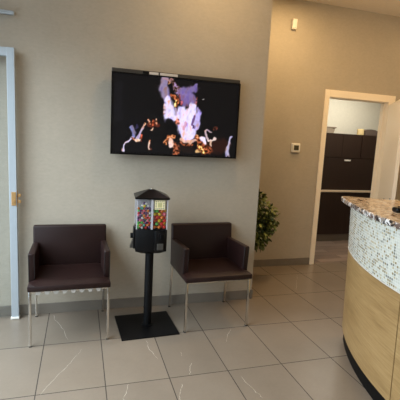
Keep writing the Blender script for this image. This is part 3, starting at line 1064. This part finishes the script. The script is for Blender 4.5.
# granite top with rounded nose at the far end and a rough-cut lower edge
def gro(t):
    return CR + 0.060 + 0.05 * max(0, (t - R(20)) / R(16.4)) ** 2
tend = R(36.4)
bm = bmesh.new()
outl = []
n = 90
for k in range(n + 1):
    t = TS + (tend - TS) * k / n
    outl.append(cp(t, gro(t)))
(xo, yo), (xi, yi) = outl[-1], cp(tend, CR - 0.36)
ax = Vector((xi - xo, yi - yo)); nn = Vector((math.sin(tend), math.cos(tend)))
w = ax.length
cr_ = 0.07
for k in range(1, 8):
    a = k / 8 * math.pi / 2
    outl.append((xo + ax.x / w * cr_ * (1 - math.cos(a)) + nn.x * cr_ * math.sin(a), yo + ax.y / w * cr_ * (1 - math.cos(a)) + nn.y * cr_ * math.sin(a)))
for k in range(8, -1, -1):
    a = k / 8 * math.pi / 2
    outl.append((xi - ax.x / w * cr_ * (1 - math.cos(a)) + nn.x * cr_ * math.sin(a), yi - ax.y / w * cr_ * (1 - math.cos(a)) + nn.y * cr_ * math.sin(a)))
for k in range(n - 1, -1, -1):
    t = TS + (tend - TS) * k / n
    outl.append(cp(t, CR - 0.36))
rr = random.Random(3)
def inset(i, dd):
    a, b = Vector(outl[i - 1]), Vector(outl[(i + 1) % len(outl)])
    tn = (b - a)
    tn = tn.normalized() if tn.length > 1e-9 else Vector((1, 0))
    nr = Vector((tn.y, -tn.x))      # inward for this winding
    return outl[i][0] + nr.x * dd, outl[i][1] + nr.y * dd
GZ0, GZ1 = 1.124, 1.164
m = len(outl)
lay = []
for z, ins in ((GZ0, 0.012), (GZ0 + 0.008, 0.003), (GZ1 - 0.006, 0.0), (GZ1, 0.006)):
    ring = []
    for i in range(m):
        j = rr.uniform(-0.003, 0.004) if z < GZ1 - 0.01 else 0
        x, y = inset(i, ins + j)
        ring.append(bm.verts.new((x, y, z)))
    lay.append(ring)
for a, b in zip(lay, lay[1:]):
    for i in range(m):
        bm.faces.new((a[i], a[(i + 1) % m], b[(i + 1) % m], b[i])).material_index = 1
bm.faces.new(list(reversed(lay[0]))); bm.faces.new(lay[-1])
bmesh.ops.triangulate(bm, faces=[f for f in bm.faces if len(f.verts) > 4])
g = P(bm, 'granite_top', [M_GRANITE, M_GRANEDGE], ct, smooth=True)
g['label'] = 'brown and cream speckled granite top'

# black gadget on the granite
dv = thing('desk_gadget', 'small black rounded device lying on the granite counter top', 'device', (2.03, 2.01, GZ1), R(-8))
bm = bmesh.new()
box(bm, -0.105, 0.095, -0.032, 0.032, 0.0, 0.034, 0, 0.014, 4)
obj('body', bm, M_BLACKG, dv, True)
bm = bmesh.new(); box(bm, -0.07, 0.075, -0.018, 0.018, 0.032, 0.039, 0, 0.003, 3)
obj('grip', bm, M_BLACKG, dv, True)

# ================================================================== back office
CB = 5.56
lc = thing('low_cabinet', 'low dark brown cabinet below the pale worktop edge in the back office', 'cabinet', (4.3, CB, 0))
P(bx(3.5, 5.1, CB + 0.01, 5.97, 0, 0.12), 'plinth', M_BASEB, lc)
P(bx(3.5, 5.1, CB, 5.97, 0.12, 0.835, 0.002), 'carcass', M_ESP, lc)
for a, b in ((3.5, 4.3), (4.3, 5.1)):
    P(bx(a + 0.002, b - 0.002, CB - 0.018, CB, 0.125, 0.83, 0.002), 'door', M_ESP, lc)
tag(obj('worktop', bx(3.46, 5.14, CB - 0.035, 5.97, 0.836, 0.866, 0.002), M_ALMOND), 'pale worktop edge running between low cabinet and dark hutch', 'worktop')
hu = thing('hutch_cabinet', 'tall dark brown hutch with upper doors standing on the office worktop', 'cabinet', (4.3, CB, 0.866))
P(bx(3.5, 5.1, CB + 0.02, 5.97, 0.867, 1.79, 0.002), 'carcass', M_ESP, hu)
f = P(bx(3.502, 5.098, CB, CB + 0.02, 0.870, 1.392, 0.002), 'flap_door', M_ESP, hu)
bm = bx(4.155, 4.275, CB - 0.012, CB, 1.350, 1.376, 0.003)
q = obj('pull', bm, M_WHITE, f); q['label'] = 'pale pull'
for a, b in ((3.502, 4.095), (4.098, 4.447), (4.472, 5.098)):
    P(bx(a, b, CB, CB + 0.02, 1.402, 1.79, 0.002), 'upper_door', M_ESP, hu)
TOP = 1.7905
bm = bmesh.new()
hexa(bm, [(-0.12, -0.1, 0), (0.09, -0.1, 0), (0.09, 0.1, 0), (-0.12, 0.1, 0), (-0.13, -0.11, 0.085), (0.11, -0.11, 0.085), (0.11, 0.11, 0.085), (-0.13, 0.11, 0.085)], 0.004)
pt = thing('storage_box', 'grey-white box with flared sides on the left end of the hutch top', 'box', (3.855, CB + 0.16, TOP))
obj('tray', bm, plain('grey_card', lin(178, 164, 146), 0.8), pt)
obj('lid', bx(-0.135, 0.125, -0.115, 0.115, 0.084, 0.102, 0.003), plain('grey_card_lid', lin(150, 136, 122), 0.8), pt)
bm = bmesh.new()
lathe(bm, [(0.050, 0.0), (0.056, 0.004), (0.056, 0.096), (0.050, 0.1)], 0, 0, 28)
rl = thing('paper_roll', 'cream paper roll standing on the hutch beside the grey bundle', 'roll', (4.50, CB + 0.11, TOP))
obj('paper', bm, M_CREAM, rl, True)
bm = bmesh.new(); lathe(bm, [(0.018, 0.099), (0.018, 0.102)], 0, 0, 18)
obj('core', bm, M_GREYF, rl, True)
bm = bmesh.new()
prof = [(0.0, 0.0), (0.0, 0.075), (0.03, 0.098), (0.10, 0.102), (0.18, 0.096), (0.24, 0.075), (0.29, 0.03), (0.30, 0.0)]
a = [bm.verts.new((x, -0.08, z)) for x, z in prof]; b = [bm.verts.new((x, 0.10, z * 0.96)) for x, z in prof]
for i in range(len(prof)):
    j = (i + 1) % len(prof)
    bm.faces.new((a[i], a[j], b[j], b[i]))
bm.faces.new(a); bm.faces.new(list(reversed(b)))
tag(obj('cloth_bundle', bm, M_GREYF, None, True, (4.562, CB + 0.13, TOP)), 'folded grey cloth bundle on the hutch right of the paper roll', 'bundle')
tag(obj('flat_folder', bx(4.87, 5.07, CB + 0.05, CB + 0.3, TOP, TOP + 0.035, 0.004), M_BLACK), 'black flat folder at the right end of the hutch top', 'folder')

# ceiling fittings (outside the frame, for the lamps and the added ceiling fill)
for k, (p, e) in enumerate(DOWNLIGHTS):
    bm = bmesh.new(); lathe(bm, [(0.105, CEIL - 0.008), (0.105, CEIL - 0.0005)], p[0], p[1], 28)
    struct(obj('trim_%d' % (k + 3), bm, M_WHITE))
bm = bmesh.new(); rod(bm, (FILL_POS[0], FILL_POS[1], FILL_POS[2] + 0.1), (FILL_POS[0], FILL_POS[1], CEIL), 0.008)
lathe(bm, [(0.03, FILL_POS[2] + 0.09), (0.03, FILL_POS[2] + 0.15), (0.012, FILL_POS[2] + 0.17)], FILL_POS[0], FILL_POS[1], 20)
struct(obj('trim_8', bm, M_BLACK))  # stem and socket made up for the added hanging lamp
struct(obj('trim_7', bx(3.6, 4.6, 4.87, 5.43, 2.668, 2.6995, 0.003), M_WHITE))
